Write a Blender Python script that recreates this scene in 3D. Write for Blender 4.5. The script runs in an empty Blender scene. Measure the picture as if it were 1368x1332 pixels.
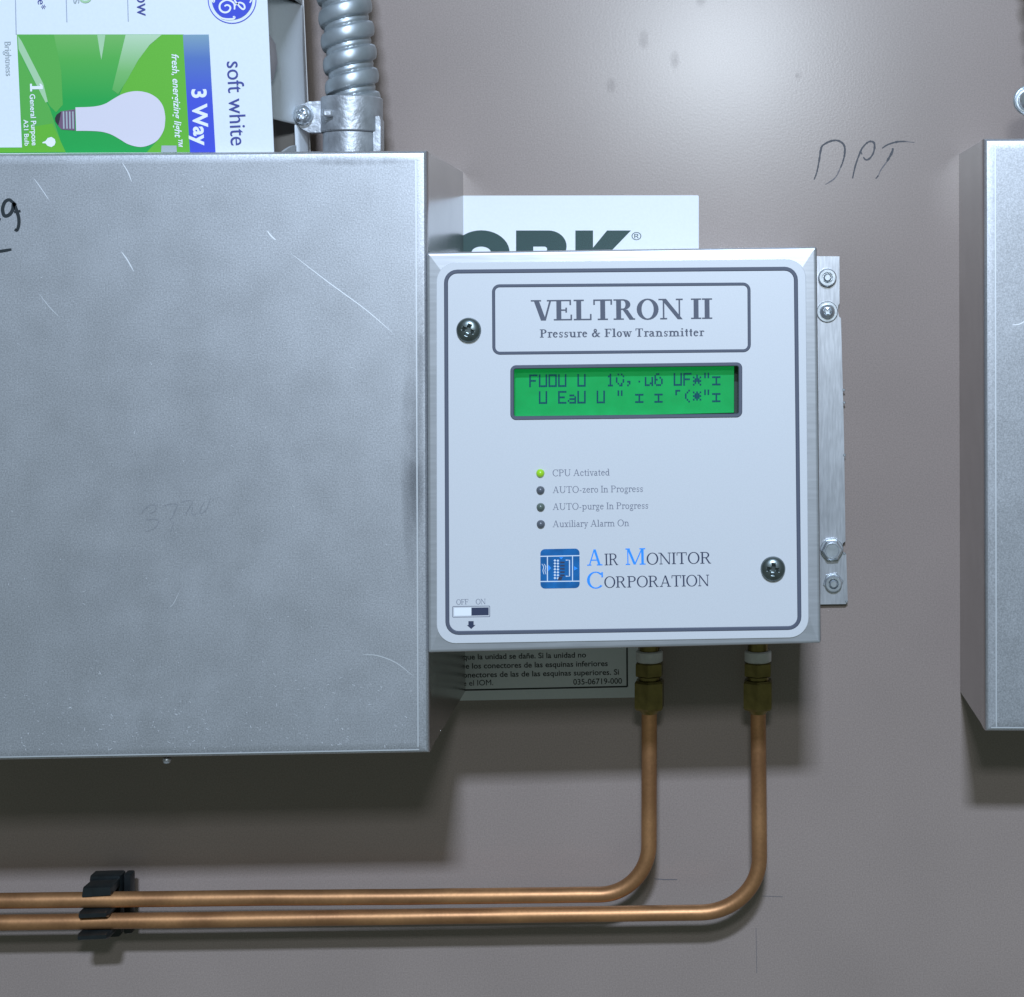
import bpy, bmesh, math, random
from mathutils import Vector
random.seed(7)
R = math.radians
scene = bpy.context.scene
C = scene.collection

# ------------------------------------------------------------------ scale, camera, light
# Units: metres. Wall is the plane y = 0, things stick out towards -y. The origin is the foot of the lens axis on the wall.
S = 0.00031            # metres per photo pixel on the wall
D = 0.730              # lens to wall
PX, PY = 935.0, 405.0  # foot of the lens axis
cam = bpy.data.cameras.new('camera'); co = bpy.data.objects.new('camera', cam); C.objects.link(co)
co.location = (0, -D, 0); co.rotation_euler = (R(90), 0, 0)
cam.sensor_fit = 'HORIZONTAL'; cam.sensor_width = 36.0
cam.lens = (D / S) / 1368.0 * 36.0
cam.shift_x = -(PX - 684) / 1368.0
cam.shift_y = -(666 - PY) / 1368.0
cam.clip_start = 0.01; cam.clip_end = 20
scene.camera = co

w = bpy.data.worlds.new('World'); scene.world = w; w.use_nodes = True
bg = w.node_tree.nodes['Background']
bg.inputs[0].default_value = (0.80, 1.0, 0.92, 1); bg.inputs[1].default_value = 0.145

def area(name, loc, target, sx, sy, watts, col):
    l = bpy.data.lights.new(name, 'AREA'); l.shape = 'RECTANGLE'; l.size = sx; l.size_y = sy
    l.energy = watts; l.color = col
    o = bpy.data.objects.new(name, l); C.objects.link(o); o.location = loc
    o.rotation_euler = (Vector(target) - Vector(loc)).to_track_quat('-Z', 'Y').to_euler()
    return o
area('ceiling_lamp', (-0.007, -2.015, 1.25), (-0.08, 0, -0.35), 0.22, 0.10, 60, (0.615, 0.76, 1.0))
area('camera_flash', (0.020, -0.837, 0.223), (-0.06, 0, -0.10), 0.085, 0.055, 1.8, (0.80, 0.90, 1.0))
scene.view_settings.view_transform = 'Standard'; scene.view_settings.look = 'None'
scene.view_settings.exposure = 0; scene.view_settings.gamma = 1
scene.render.engine = 'CYCLES'

# ------------------------------------------------------------------ helpers
def frame(d):
    """photo pixels at depth d (metres off the wall) -> straight world coordinates"""
    k = S * (D - d) / D
    def f(px, py, dd=None):
        return Vector(((px - PX) * k, -(d if dd is None else dd), -(py - PY) * k))
    f.k = k; f.d = d
    return f

ORG = {}
def link(o, parent, origin):
    C.objects.link(o)
    if parent is not None:
        o.parent = parent; o.location = origin - ORG[parent]
    else:
        o.location = origin
    ORG[o] = Vector(origin)
    return o

def thing(name, label, cat, origin, group=None):
    o = bpy.data.objects.new(name, None); o.empty_display_size = 0.02
    link(o, None, Vector(origin)); o['label'] = label; o['category'] = cat
    if group: o['group'] = group
    return o

def obj(name, geo, mat, parent=None, smooth=35, origin=None, kind=None, label=None):
    vs, fs = geo
    if origin is None:
        lo = Vector([min(v[i] for v in vs) for i in range(3)]); hi = Vector([max(v[i] for v in vs) for i in range(3)])
        origin = (lo + hi) / 2
    me = bpy.data.meshes.new(name)
    me.from_pydata([tuple(Vector(v) - origin) for v in vs], [], fs)
    if smooth:
        for p in me.polygons: p.use_smooth = True
        me.set_sharp_from_angle(angle=R(smooth))
    me.materials.append(mat)
    o = bpy.data.objects.new(name, me)
    link(o, parent, origin)
    if kind: o['kind'] = kind
    if label: o['label'] = label
    return o

def join(*geos):
    V, Fc = [], []
    for vs, fs in geos:
        b = len(V); V += list(vs); Fc += [tuple(i + b for i in f) for f in fs]
    return V, Fc

def rq(corners, r, n=6):
    """rounded polygon, corners clockwise on screen (TL, TR, BR, BL), r number or list"""
    P = [Vector(c) for c in corners]; N = len(P); out = []
    for i in range(N):
        a, c, b = P[i - 1], P[i], P[(i + 1) % N]
        e1 = (c - a).normalized(); e2 = (b - c).normalized()
        rr = r[i] if isinstance(r, (list, tuple)) else r
        cen = c - rr * e1 + rr * e2
        for j in range(n + 1):
            t = j / n * math.pi / 2
            out.append(cen + rr * (-e2 * math.cos(t) + e1 * math.sin(t)))
    return out

def inset(corners, o):
    P = [Vector(c) for c in corners]; N = len(P); out = []
    for i in range(N):
        a, c, b = P[i - 1], P[i], P[(i + 1) % N]
        e1 = (c - a).normalized(); e2 = (b - c).normalized()
        out.append(c - o * e1 + o * e2)
    return out

def loft(f, corners, r, prof, hole=None, back=True, n=6):
    """stack of inset rounded quads; prof = [(inset px, depth m)]; hole = (corners, r, depth) leaves an opening"""
    rings = []
    for o, d in prof:
        rings.append([f(p.x, p.y, d) for p in rq(inset(corners, o), max(r - o, 0.15), n)])
    if hole:
        hc, hr, hd = hole
        rings.append([f(p.x, p.y, prof[-1][1]) for p in rq(hc, hr, n)])
        rings.append([f(p.x, p.y, hd) for p in rq(hc, hr, n)])
    m = len(rings[0]); V = [v for ring in rings for v in ring]; Fc = []
    for i in range(len(rings) - 1):
        for j in range(m):
            a, b = i * m + j, i * m + (j + 1) % m
            Fc.append((a, a + m, b + m, b))
    if not hole: Fc.append(tuple((len(rings) - 1) * m + j for j in range(m))[::-1])
    if back: Fc.append(tuple(range(m)))
    return V, Fc

def ringline(f, corners, r, wd, d0, d1, n=6):
    """raised line along a rounded quad, wd px wide"""
    A = rq(inset(corners, -wd / 2), r + wd / 2, n); B = rq(inset(corners, wd / 2), max(r - wd / 2, .3), n)
    A2 = rq(inset(corners, -wd * .3), r + wd * .3, n); B2 = rq(inset(corners, wd * .3), max(r - wd * .3, .3), n)
    rings = [[f(p.x, p.y, d0) for p in A], [f(p.x, p.y, d1) for p in A2], [f(p.x, p.y, d1) for p in B2], [f(p.x, p.y, d0) for p in B]]
    m = len(A); V = [v for q in rings for v in q]; Fc = []
    for i in range(3):
        for j in range(m):
            a, b = i * m + j, i * m + (j + 1) % m
            Fc.append((a, a + m, b + m, b))
    return V, Fc

def poly(f, pts, d0, d1=None):
    """flat polygon (screen order free) at depth d0, or slab from d0 (back) to d1 (front)"""
    ar = sum(pts[i][0] * pts[(i + 1) % len(pts)][1] - pts[(i + 1) % len(pts)][0] * pts[i][1] for i in range(len(pts)))
    if ar < 0: pts = pts[::-1]          # clockwise on screen
    n = len(pts)
    if d1 is None:
        return [f(x, y, d0) for x, y in pts], [tuple(range(n))[::-1]]
    V = [f(x, y, d0) for x, y in pts] + [f(x, y, d1) for x, y in pts]
    Fc = [(i, n + i, n + (i + 1) % n, (i + 1) % n) for i in range(n)]
    Fc += [tuple(range(n)), tuple(range(n, 2 * n))[::-1]]
    return V, Fc

def box(lo, hi):
    x0, y0, z0 = lo; x1, y1, z1 = hi
    V = [Vector((x, y, z)) for x in (x0, x1) for y in (y0, y1) for z in (z0, z1)]
    return V, [(0, 1, 3, 2), (4, 6, 7, 5), (0, 4, 5, 1), (2, 3, 7, 6), (0, 2, 6, 4), (1, 5, 7, 3)]

def catmull(pts, sub=6):
    P = [Vector(p) for p in pts]
    if len(P) < 3: return P
    out = []
    for i in range(len(P) - 1):
        p0 = P[max(i - 1, 0)]; p1 = P[i]; p2 = P[i + 1]; p3 = P[min(i + 2, len(P) - 1)]
        for j in range(sub):
            t = j / sub
            out.append(0.5 * ((2 * p1) + (p2 - p0) * t + (2 * p0 - 5 * p1 + 4 * p2 - p3) * t * t + (3 * p1 - p0 - 3 * p2 + p3) * t ** 3))
    out.append(P[-1]); return out

LAY = [0]
def ribbon(f, pts, wd, d, taper=0.4, smooth=True, jit=0.0):
    """thin ink / scratch stroke lying on a face"""
    P = catmull(pts) if smooth else [Vector(p) for p in pts]
    n = len(P); V = []; Fc = []; LAY[0] = (LAY[0] + 1) % 12
    dd = d + LAY[0] * 3e-6
    for i, p in enumerate(P):
        t = (P[min(i + 1, n - 1)] - P[max(i - 1, 0)])
        t = t.normalized() if t.length > 0 else Vector((1, 0)); nn = Vector((-t.y, t.x))
        u = i / max(n - 1, 1)
        ww = wd * (1 - taper * abs(2 * u - 1) ** 3) * (1 + random.uniform(-jit, jit)) / 2
        for s in (1, -1): V.append(f(p.x + s * nn.x * ww, p.y + s * nn.y * ww, dd))
        if i: Fc.append((2 * i - 2, 2 * i, 2 * i + 1, 2 * i - 1))
    return V, Fc

def sweep(path, rad, n=20, caps=True):
    V, Fc = [], []; m = len(path)
    up = Vector((0, 1, 0))
    for i, p in enumerate(path):
        t = (path[min(i + 1, m - 1)] - path[max(i - 1, 0)]).normalized()
        a = t.cross(up).normalized(); b = a.cross(t).normalized()
        rr = rad[i] if isinstance(rad, list) else rad
        for j in range(n):
            th = 2 * math.pi * j / n
            V.append(p + (a * math.cos(th) + b * math.sin(th)) * rr)
    for i in range(m - 1):
        for j in range(n):
            k = (j + 1) % n
            Fc.append((i * n + j, i * n + k, (i + 1) * n + k, (i + 1) * n + j))
    if caps:
        Fc.append(tuple(range(n))[::-1]); Fc.append(tuple((m - 1) * n + j for j in range(n)))
    return V, Fc

def lathe(c, prof, axis='y', n=32, a0=0.0):
    """prof = [(radius, along)], along axis -y (towards the viewer) or z"""
    V, Fc = [], []
    for r, h in prof:
        for j in range(n):
            t = 2 * math.pi * j / n + a0
            if axis == 'y': V.append(Vector(c) + Vector((r * math.cos(t), -h, r * math.sin(t))))
            else: V.append(Vector(c) + Vector((r * math.cos(t), r * math.sin(t), h)))
    for i in range(len(prof) - 1):
        for j in range(n):
            k = (j + 1) % n
            q = (i * n + j, i * n + k, (i + 1) * n + k, (i + 1) * n + j)
            Fc.append(q)
    Fc.append(tuple(range(n))[::-1]); Fc.append(tuple((len(prof) - 1) * n + j for j in range(n)))
    return V, Fc

def screw_head(c, r, hgt, rot=0.0, rec=0.55, wid=0.15, deep=0.55):
    """pan head with a real cross recess"""
    nr, na = 22, 96; V, Fc = [], []
    for i in range(nr + 1):
        rr = i / nr
        for j in range(na):
            a = 2 * math.pi * j / na
            x, y = rr * math.cos(a), rr * math.sin(a)
            h = hgt * math.sqrt(max(0.0, 1 - (rr * 0.97) ** 2.6))
            xr, yr = x * math.cos(rot) - y * math.sin(rot), x * math.sin(rot) + y * math.cos(rot)
            for p, q in ((xr, yr), (yr, xr)):
                if abs(p) < wid and abs(q) < rec:
                    h = min(h, hgt * (1 - deep * min(1.0, (rec - abs(q)) / (rec * .55))))
            if math.hypot(x, y) < wid * 1.3: h = min(h, hgt * (1 - deep))
            if i == nr: h = 0
            V.append(Vector(c) + Vector((x * r, -h, y * r)))
    for i in range(nr):
        for j in range(na):
            k = (j + 1) % na
            Fc.append((i * na + j, (i + 1) * na + j, (i + 1) * na + k, i * na + k))
    return V, Fc

# ------------------------------------------------------------------ materials
def mat(name, col, metallic=0.0, rough=0.5, spec=0.5, var=0.0, vscale=40, bump=0.0, bscale=800, stretch=None,
        speck=0.0, sscale=900, col2=None, emit=None, estr=0, rvar=0.0, coat=0.0, bdist=0.0002):
    m = bpy.data.materials.new(name); m.use_nodes = True; nt = m.node_tree; b = nt.nodes['Principled BSDF']
    b.inputs['Metallic'].default_value = metallic; b.inputs['Roughness'].default_value = rough
    b.inputs['Specular IOR Level'].default_value = spec; b.inputs['Coat Weight'].default_value = coat
    b.inputs['Base Color'].default_value = (*col, 1)
    if emit: b.inputs['Emission Color'].default_value = (*emit, 1); b.inputs['Emission Strength'].default_value = estr
    tc = nt.nodes.new('ShaderNodeTexCoord'); mp = nt.nodes.new('ShaderNodeMapping')
    nt.links.new(tc.outputs['Object'], mp.inputs[0])
    if stretch: mp.inputs['Scale'].default_value = stretch
    def noise(sc, det=4, vec=None):
        n = nt.nodes.new('ShaderNodeTexNoise'); n.inputs['Scale'].default_value = sc; n.inputs['Detail'].default_value = det
        nt.links.new(vec or tc.outputs['Object'], n.inputs['Vector']); return n
    cur = None
    if var:
        n = noise(vscale, 6)
        r = nt.nodes.new('ShaderNodeValToRGB'); r.color_ramp.elements[0].position = .3; r.color_ramp.elements[1].position = .7
        c2 = col2 or tuple(min(1, c * (1 + var)) for c in col)
        c1 = tuple(c * (1 - var) for c in col)
        r.color_ramp.elements[0].color = (*c1, 1); r.color_ramp.elements[1].color = (*c2, 1)
        nt.links.new(n.outputs['Fac'], r.inputs[0]); cur = r.outputs[0]
        if rvar:
            mr = nt.nodes.new('ShaderNodeMapRange'); mr.inputs['From Min'].default_value = .3; mr.inputs['From Max'].default_value = .7
            mr.inputs['To Min'].default_value = rough - rvar; mr.inputs['To Max'].default_value = rough + rvar
            nt.links.new(n.outputs['Fac'], mr.inputs[0]); nt.links.new(mr.outputs[0], b.inputs['Roughness'])
    if speck:
        n = noise(sscale, 3, mp.outputs[0])
        mr = nt.nodes.new('ShaderNodeMapRange'); mr.inputs['From Min'].default_value = .25; mr.inputs['From Max'].default_value = .75
        mr.inputs['To Min'].default_value = 1 - speck; mr.inputs['To Max'].default_value = 1 + speck
        nt.links.new(n.outputs['Fac'], mr.inputs[0])
        mx = nt.nodes.new('ShaderNodeVectorMath'); mx.operation = 'SCALE'
        if cur: nt.links.new(cur, mx.inputs[0])
        else: mx.inputs[0].default_value = col
        nt.links.new(mr.outputs[0], mx.inputs['Scale']); cur = mx.outputs[0]
    if cur: nt.links.new(cur, b.inputs['Base Color'])
    if bump:
        n = noise(bscale, 4, mp.outputs[0]); bp = nt.nodes.new('ShaderNodeBump')
        bp.inputs['Strength'].default_value = bump; bp.inputs['Distance'].default_value = bdist
        nt.links.new(n.outputs['Fac'], bp.inputs['Height']); nt.links.new(bp.outputs[0], b.inputs['Normal'])
    return m

M = {}
M['wall'] = mat('taupe_paint', (0.278, 0.222, 0.194), 0, 0.275, 0.66, var=.05, vscale=14, bump=.10, bscale=1000, speck=.17, sscale=1700, bdist=.0002)
M['alu'] = mat('mill_aluminium', (0.455, 0.465, 0.485), 0.70, 0.43, 0.5, var=.028, vscale=60, bump=.10, bscale=1500, speck=.26, sscale=1900, rvar=.02)
M['alu_side'] = mat('smooth_aluminium_side', (0.40, 0.38, 0.37), 0.95, 0.26, 0.5, var=.08, vscale=60, bump=.04, bscale=500)
M['alu_lid'] = mat('brushed_aluminium', (0.50, 0.51, 0.53), 0.7, 0.40, 0.5, var=.05, vscale=60, bump=.05, bscale=900, speck=.10, sscale=900, stretch=(.08, 1, 1))
M['alu_bracket'] = mat('brushed_bracket_aluminium', (0.54, 0.55, 0.57), 0.78, 0.38, 0.5, var=.10, vscale=70, speck=.16, sscale=1500, stretch=(1, 1, .10), bump=.08, bscale=900)
M['face'] = mat('satin_overlay', (0.60, 0.61, 0.63), 0.12, 0.42, 0.5, speck=.035, sscale=2400)
M['print'] = mat('grey_print', (0.085, 0.095, 0.13), 0, 0.5, 0.4)
M['print_light'] = mat('pale_grey_print', (0.16, 0.17, 0.22), 0, 0.5, 0.4)
M['print_navy'] = mat('navy_print', (0.03, 0.04, 0.08), 0, 0.5, 0.4)
M['print_blue'] = mat('bright_blue_print', (0.03, 0.28, 0.85), 0, 0.45, 0.4)
M['logo_blue'] = mat('logo_blue', (0.006, 0.115, 0.33), 0, 0.35, 0.5, var=.25, vscale=200)
M['logo_white'] = mat('logo_white', (0.62, 0.70, 0.78), 0, 0.4, 0.5)
M['legend_white'] = mat('legend_white', (0.78, 0.80, 0.83), 0, 0.4, 0.5)
M['lcd'] = mat('lcd_green', (0.004, 0.22, 0.06), 0, 0.5, 0.2, emit=(0.0, 0.34, 0.06), estr=0.5, var=.12, vscale=180)
M['lcd_dot'] = mat('lcd_dark_segments', (0.0, 0.03, 0.07), 0, 0.5, 0.2, emit=(0.0, 0.06, 0.10), estr=0.4)
M['lcd_body'] = mat('lcd_bezel_dark', (0.02, 0.035, 0.03), 0, 0.5, 0.4)
M['led_on'] = mat('led_green_lit', (0.25, 0.5, 0.02), 0, 0.3, 0.5, emit=(0.27, 0.55, 0.01), estr=0.25)
M['led_off'] = mat('led_grey', (0.10, 0.11, 0.13), 0, 0.3, 0.5)
M['led_olive'] = mat('led_olive', (0.10, 0.13, 0.11), 0, 0.3, 0.5)
M['dark_steel'] = mat('dark_zinc_steel', (0.17, 0.20, 0.20), 0.9, 0.33, 0.5, var=.25, vscale=300, bump=.1)
M['zinc'] = mat('bright_zinc', (0.66, 0.70, 0.73), 0.85, 0.31, 0.5, var=.15, vscale=300, bump=.1, bscale=900)
M['cast'] = mat('cast_zinc', (0.45, 0.47, 0.49), 0.7, 0.46, 0.5, var=.18, vscale=160, bump=.5, bscale=420, rvar=.06, bdist=.0006)
M['conduit'] = mat('galvanised_strip', (0.40, 0.44, 0.46), 0.68, 0.42, 0.5, var=.18, vscale=120, bump=.10, bscale=700)
M['copper'] = mat('aged_copper', (0.42, 0.20, 0.088), 0.68, 0.45, 0.5, var=.28, vscale=38, col2=(0.48, 0.245, 0.105), bump=.10, bscale=700, speck=.1, rvar=.06)
M['brass'] = mat('dull_brass', (0.20, 0.155, 0.05), 0.85, 0.28, 0.5, var=.25, vscale=200)
M['ptfe'] = mat('white_nylon', (0.66, 0.64, 0.62), 0, 0.4, 0.5, var=.08, vscale=300)
M['label_white'] = mat('white_vinyl', (0.72, 0.735, 0.745), 0, 0.40, 0.4, speck=.02, sscale=800)
M['york_green'] = mat('dark_green_print', (0.012, 0.045, 0.04), 0, 0.45, 0.4, speck=.5, sscale=2500)
M['black_print'] = mat('black_print', (0.02, 0.02, 0.022), 0, 0.5, 0.4)
M['marker'] = mat('black_marker', (0.012, 0.018, 0.022), 0, 0.45, 0.5)
M['pencil'] = mat('pencil_mark', (0.055, 0.055, 0.062), 0, 0.5, 0.4, speck=.5, sscale=2500)
M['pencil_faint'] = mat('faint_pencil_mark', (0.125, 0.115, 0.12), 0, 0.5, 0.4, speck=.4, sscale=2500)
M['scribble'] = mat('faint_scribble', (0.34, 0.35, 0.375), 0.7, 0.46, 0.5, speck=.4, sscale=2500)
M['scratch'] = mat('bright_scratch', (0.80, 0.82, 0.84), 0.75, 0.5, 0.5)
M['scratch_faint'] = mat('soft_scratch', (0.70, 0.72, 0.74), 0.72, 0.46, 0.5)
M['speck'] = mat('bright_scuff', (0.82, 0.83, 0.85), 0.35, 0.5, 0.5)
M['card'] = mat('white_card', (0.69, 0.73, 0.755), 0, 0.42, 0.4, speck=.02, sscale=900)
M['card_raw'] = mat('raw_card', (0.50, 0.48, 0.46), 0, 0.8, 0.2, var=.08, vscale=60)
M['clip'] = mat('black_nylon', (0.009, 0.012, 0.013), 0, 0.36, 0.5, var=.3, vscale=200, bump=.2, bscale=500)
M['p_green'] = mat('print_green', (0.115, 0.42, 0.03), 0, .45, .4, speck=.05, sscale=2500)
M['p_green_deep'] = mat('print_deep_green', (0.005, 0.34, 0.055), 0, .45, .4, speck=.05, sscale=2500)
M['p_green_lime'] = mat('print_lime_green', (0.16, 0.42, 0.06), 0, .45, .4, speck=.05, sscale=2500)
M['p_green_mid'] = mat('print_mid_green', (0.09, 0.38, 0.06), 0, .45, .4, speck=.05, sscale=2500)
M['p_green_pale'] = mat('print_pale_green', (0.36, 0.56, 0.33), 0, .45, .4)
M['p_blue'] = mat('print_royal_blue', (0.035, 0.06, 0.52), 0, .45, .4)
M['p_ink'] = mat('print_indigo', (0.045, 0.055, 0.26), 0, .45, .4)
M['p_grey'] = mat('print_grey', (0.36, 0.41, 0.43), 0, .45, .4)
M['p_line'] = mat('print_slate_line', (0.33, 0.37, 0.46), 0, .45, .4)
M['p_white'] = mat('print_white', (0.76, 0.78, 0.82), 0, .45, .4)
M['p_bulb'] = mat('print_bulb_white', (0.64, 0.60, 0.66), 0, .45, .4)
M['p_dark'] = mat('print_dark', (0.02, 0.02, 0.025), 0, .45, .4)
M['p_plum'] = mat('print_plum', (0.16, 0.09, 0.15), 0, .45, .4)

def gradient_mat(name, z0, z1, stops, rough=.45):
    """ink that the printer ran from one colour to another along the card's own height"""
    m = bpy.data.materials.new(name); m.use_nodes = True; nt = m.node_tree; b = nt.nodes['Principled BSDF']
    b.inputs['Roughness'].default_value = rough; b.inputs['Specular IOR Level'].default_value = .4
    tc = nt.nodes.new('ShaderNodeTexCoord'); sp = nt.nodes.new('ShaderNodeSeparateXYZ'); mr = nt.nodes.new('ShaderNodeMapRange')
    nt.links.new(tc.outputs['Object'], sp.inputs[0]); nt.links.new(sp.outputs['Z'], mr.inputs[0])
    mr.inputs['From Min'].default_value = z0; mr.inputs['From Max'].default_value = z1
    r = nt.nodes.new('ShaderNodeValToRGB')
    while len(r.color_ramp.elements) < len(stops): r.color_ramp.elements.new(.5)
    for e, (p, c) in zip(r.color_ramp.elements, stops): e.position = p; e.color = (*c, 1)
    nt.links.new(mr.outputs[0], r.inputs[0]); nt.links.new(r.outputs[0], b.inputs['Base Color'])
    return m

m = bpy.data.materials.new('clear_window'); m.use_nodes = True; nt = m.node_tree; nt.nodes.remove(nt.nodes['Principled BSDF'])
tr = nt.nodes.new('ShaderNodeBsdfTransparent'); gl = nt.nodes.new('ShaderNodeBsdfGlossy'); gl.inputs['Roughness'].default_value = .05
fr = nt.nodes.new('ShaderNodeFresnel'); fr.inputs[0].default_value = 1.45; mx = nt.nodes.new('ShaderNodeMixShader')
nt.links.new(fr.outputs[0], mx.inputs[0]); nt.links.new(tr.outputs[0], mx.inputs[1]); nt.links.new(gl.outputs[0], mx.inputs[2])
nt.links.new(mx.outputs[0], nt.nodes['Material Output'].inputs[0]); M['pane'] = m

# ------------------------------------------------------------------ lettering
_cache = {}
def sans(s, bold=0.0, shear=0.0):
    key = (s, bold, shear)
    if key not in _cache:
        cu = bpy.data.curves.new('t', 'FONT'); cu.body = s; cu.size = 1; cu.offset = bold; cu.shear = shear; cu.resolution_u = 4
        o = bpy.data.objects.new('t', cu); C.objects.link(o)
        dg = bpy.context.evaluated_depsgraph_get(); dg.update()
        me = bpy.data.meshes.new_from_object(o.evaluated_get(dg))
        vs = [(v.co.x, v.co.y) for v in me.vertices]; fs = [tuple(p.vertices) for p in me.polygons]
        bpy.data.objects.remove(o); bpy.data.curves.remove(cu); bpy.data.meshes.remove(me)
        _cache[key] = (vs, fs)
    return _cache[key]

def place(f, vs, fs, p0, p1, cap, d, caph, zs=None):
    x0 = min(v[0] for v in vs); x1 = max(v[0] for v in vs)
    p0 = Vector(p0); p1 = Vector(p1); L = (p1 - p0).length; e = (p1 - p0) / L; up = Vector((e.y, -e.x))
    V = []
    for i, (x, y) in enumerate(vs):
        p = p0 + e * ((x - x0) / (x1 - x0) * L) + up * (y / caph * cap)
        V.append(f(p.x, p.y, d + (zs[i] if zs else 0)))
    F2 = []
    for q in fs:
        a, b, c = V[q[0]], V[q[1]], V[q[2]]
        F2.append(tuple(q) if (b - a).cross(c - a).y < 0 else tuple(reversed(q)))
    return V, F2

def caph_of(bold): 
    vs, _ = sans('H', bold); return max(v[1] for v in vs)
def text(f, s, p0, p1, cap, d, bold=0.0, shear=0.0):
    vs, fs = sans(s, bold, shear); return place(f, vs, fs, p0, p1, cap, d, caph_of(bold))

# --- a small serif alphabet drawn from stems, hairlines and bowls (cap height = 1)
def glyph(ch, T, h):
    P = []; s = 0.085 + T * .15; q = max(h, .045)
    def rect(x0, y0, x1, y1): P.append([(x0, y0), (x1, y0), (x1, y1), (x0, y1)])
    def dia(xt, yt, xb, yb, wd): P.append([(xb, yb), (xb + wd, yb), (xt + wd, yt), (xt, yt)])
    def ser(x, y, wd=T, l=1, r=1, top=False):
        y0 = y - q if top else y
        rect(x - s * l, y0, x + wd + s * r, y0 + q)
    def stem(x, y0, y1, t=True, b=True, wd=T):
        rect(x, y0, x + wd, y1)
        if t: ser(x, y1, wd, top=True)
        if b: ser(x, y0, wd)
    def arc(cx, cy, rx, ry, tx, ty, a0=0, a1=360, n=None):
        n = n or max(6, int(abs(a1 - a0) / 15))
        for i in range(n):
            t = [R(a0 + (a1 - a0) * (i + j) / n) for j in (0, 1)]
            o = [(cx + rx * math.cos(a), cy + ry * math.sin(a)) for a in t]
            I = [(cx + (rx - tx) * math.cos(a), cy + (ry - ty) * math.sin(a)) for a in t]
            P.append([o[0], o[1], I[1], I[0]])
    X = .67; t = T * .88; ad = 1.0
    if ch == ' ': return [], .30
    if ch == 'I': stem(s, 0, 1); ad = T + 2 * s
    elif ch == 'V':
        dia(.10, 1, .42, 0, T * 1.05); dia(.80, 1, .42 + T * .6, 0, h * 1.2); ser(.10, 1, T, top=True); ser(.80, 1, h, top=True); ad = .95
    elif ch == 'E':
        stem(s, 0, 1); rect(s, 1 - h, .76, 1); rect(s, 0, .80, h); rect(s, .5 - h / 2, .58, .5 + h / 2)
        rect(.76 - h, .74, .76, 1); rect(.80 - h, 0, .80, .28); rect(.58 - h, .38, .58, .62); ad = .84
    elif ch == 'F':
        stem(s, 0, 1); rect(s, 1 - h, .74, 1); rect(s, .5 - h / 2, .56, .5 + h / 2); rect(.74 - h, .74, .74, 1); rect(.56 - h, .38, .56, .62); ad = .76
    elif ch == 'L':
        stem(s, 0, 1); rect(s, 0, .78, h); rect(.78 - h, 0, .78, .30); ad = .80
    elif ch == 'T':
        stem(.44 - T / 2, 0, 1, t=False); rect(.03, 1 - h, .85, 1); rect(.03, .74, .03 + h, 1); rect(.85 - h, .74, .85, 1); ad = .88
    elif ch in 'RP':
        stem(s, 0, 1, t=True); rect(s - s, 1 - q, .45, 1)
        arc(.42, .74, .32, .26, T, h, -90, 90); rect(s, .48, .42, .48 + h)
        if ch == 'R': dia(.40, .49, .70, 0, T); ser(.72, 0, T * .6, l=.3, r=.8); ad = .96
        else: ad = .78
    elif ch == 'O': arc(.50, .5, .48, .52, T, h); ad = 1.0
    elif ch == 'C':
        arc(.50, .5, .47, .52, T, h, 42, 318); rect(.80, .66, .80 + h * 1.2, .98); ad = .92
    elif ch == 'N':
        stem(.13, 0, 1, t=False, wd=h); stem(.82, 0, 1, b=False, wd=h); dia(.06, 1, .78, 0, T); ser(.06, 1, T * .5, r=0, top=True); ad = 1.0
    elif ch == 'U':
        rect(.11, .34, .11 + T, 1); ser(.11, 1, T, top=True); rect(.80, .34, .80 + h, 1); ser(.80, 1, h, top=True)
        arc(.11 + (.69 + h) / 2, .36, (.69 + h) / 2, .38, T, h, 180, 360); ad = .98
    elif ch == 'A':
        dia(.44, 1, .09, 0, h * 1.2); dia(.44 - h * .3, 1, .74, 0, T); rect(.20, .30, .76, .30 + h); ser(.09, 0, h); ser(.74, 0, T); ad = .97
    elif ch == 'M':
        stem(.12, 0, 1, wd=h); stem(1.02, 0, 1, wd=T); dia(.10, 1, .52, 0.02, T); dia(1.04, 1, .56, 0.02, h * 1.2); ad = 1.26
    elif ch == 'l': stem(s, 0, 1.02, t=False); ser(s, 1.02, T, r=0, top=True); ad = t + 2 * s
    elif ch == 'i':
        stem(s, 0, X, t=False, wd=t); ser(s, X, t, r=0, top=True); arc(s + t / 2, .90, t * .62, .085, t * .62, .085); ad = t + 2 * s
    elif ch in 'nmr':
        stem(s, 0, X, t=False, wd=t); ser(s, X, t, r=0, top=True)
        if ch == 'r':
            arc(s + .26, X - .2, .22, .22, t * .8, h * 1.4, 45, 160); arc(s + .36, X - .09, .075, .075, .075, .075); ad = .48
        else:
            k = 1 if ch == 'n' else 2; g = .40
            for i in range(k):
                x = s + i * g
                arc(x + (g + t) / 2, X - .24, (g + t) / 2, .25, t, h * 1.6, 0, 165); rect(x + g, 0, x + g + t, X - .22); ser(x + g, 0, t)
            ad = s + g * k + t + s
    elif ch == 'u':
        rect(s, .22, s + t, X); ser(s, X, t, r=0, top=True); stem(s + .40, 0, X, t=False, b=False, wd=t); ser(s + .40, 0, t, l=0); ser(s + .40, X, t, r=0, top=True)
        arc(s + (.40 + t) / 2, .24, (.40 + t) / 2, .25, t, h * 1.6, 180, 340); ad = .40 + t + 2 * s
    elif ch == 'o': arc(.31, X / 2, .29, X / 2 + .015, t, h * 1.2); ad = .62
    elif ch == 'e':
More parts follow.
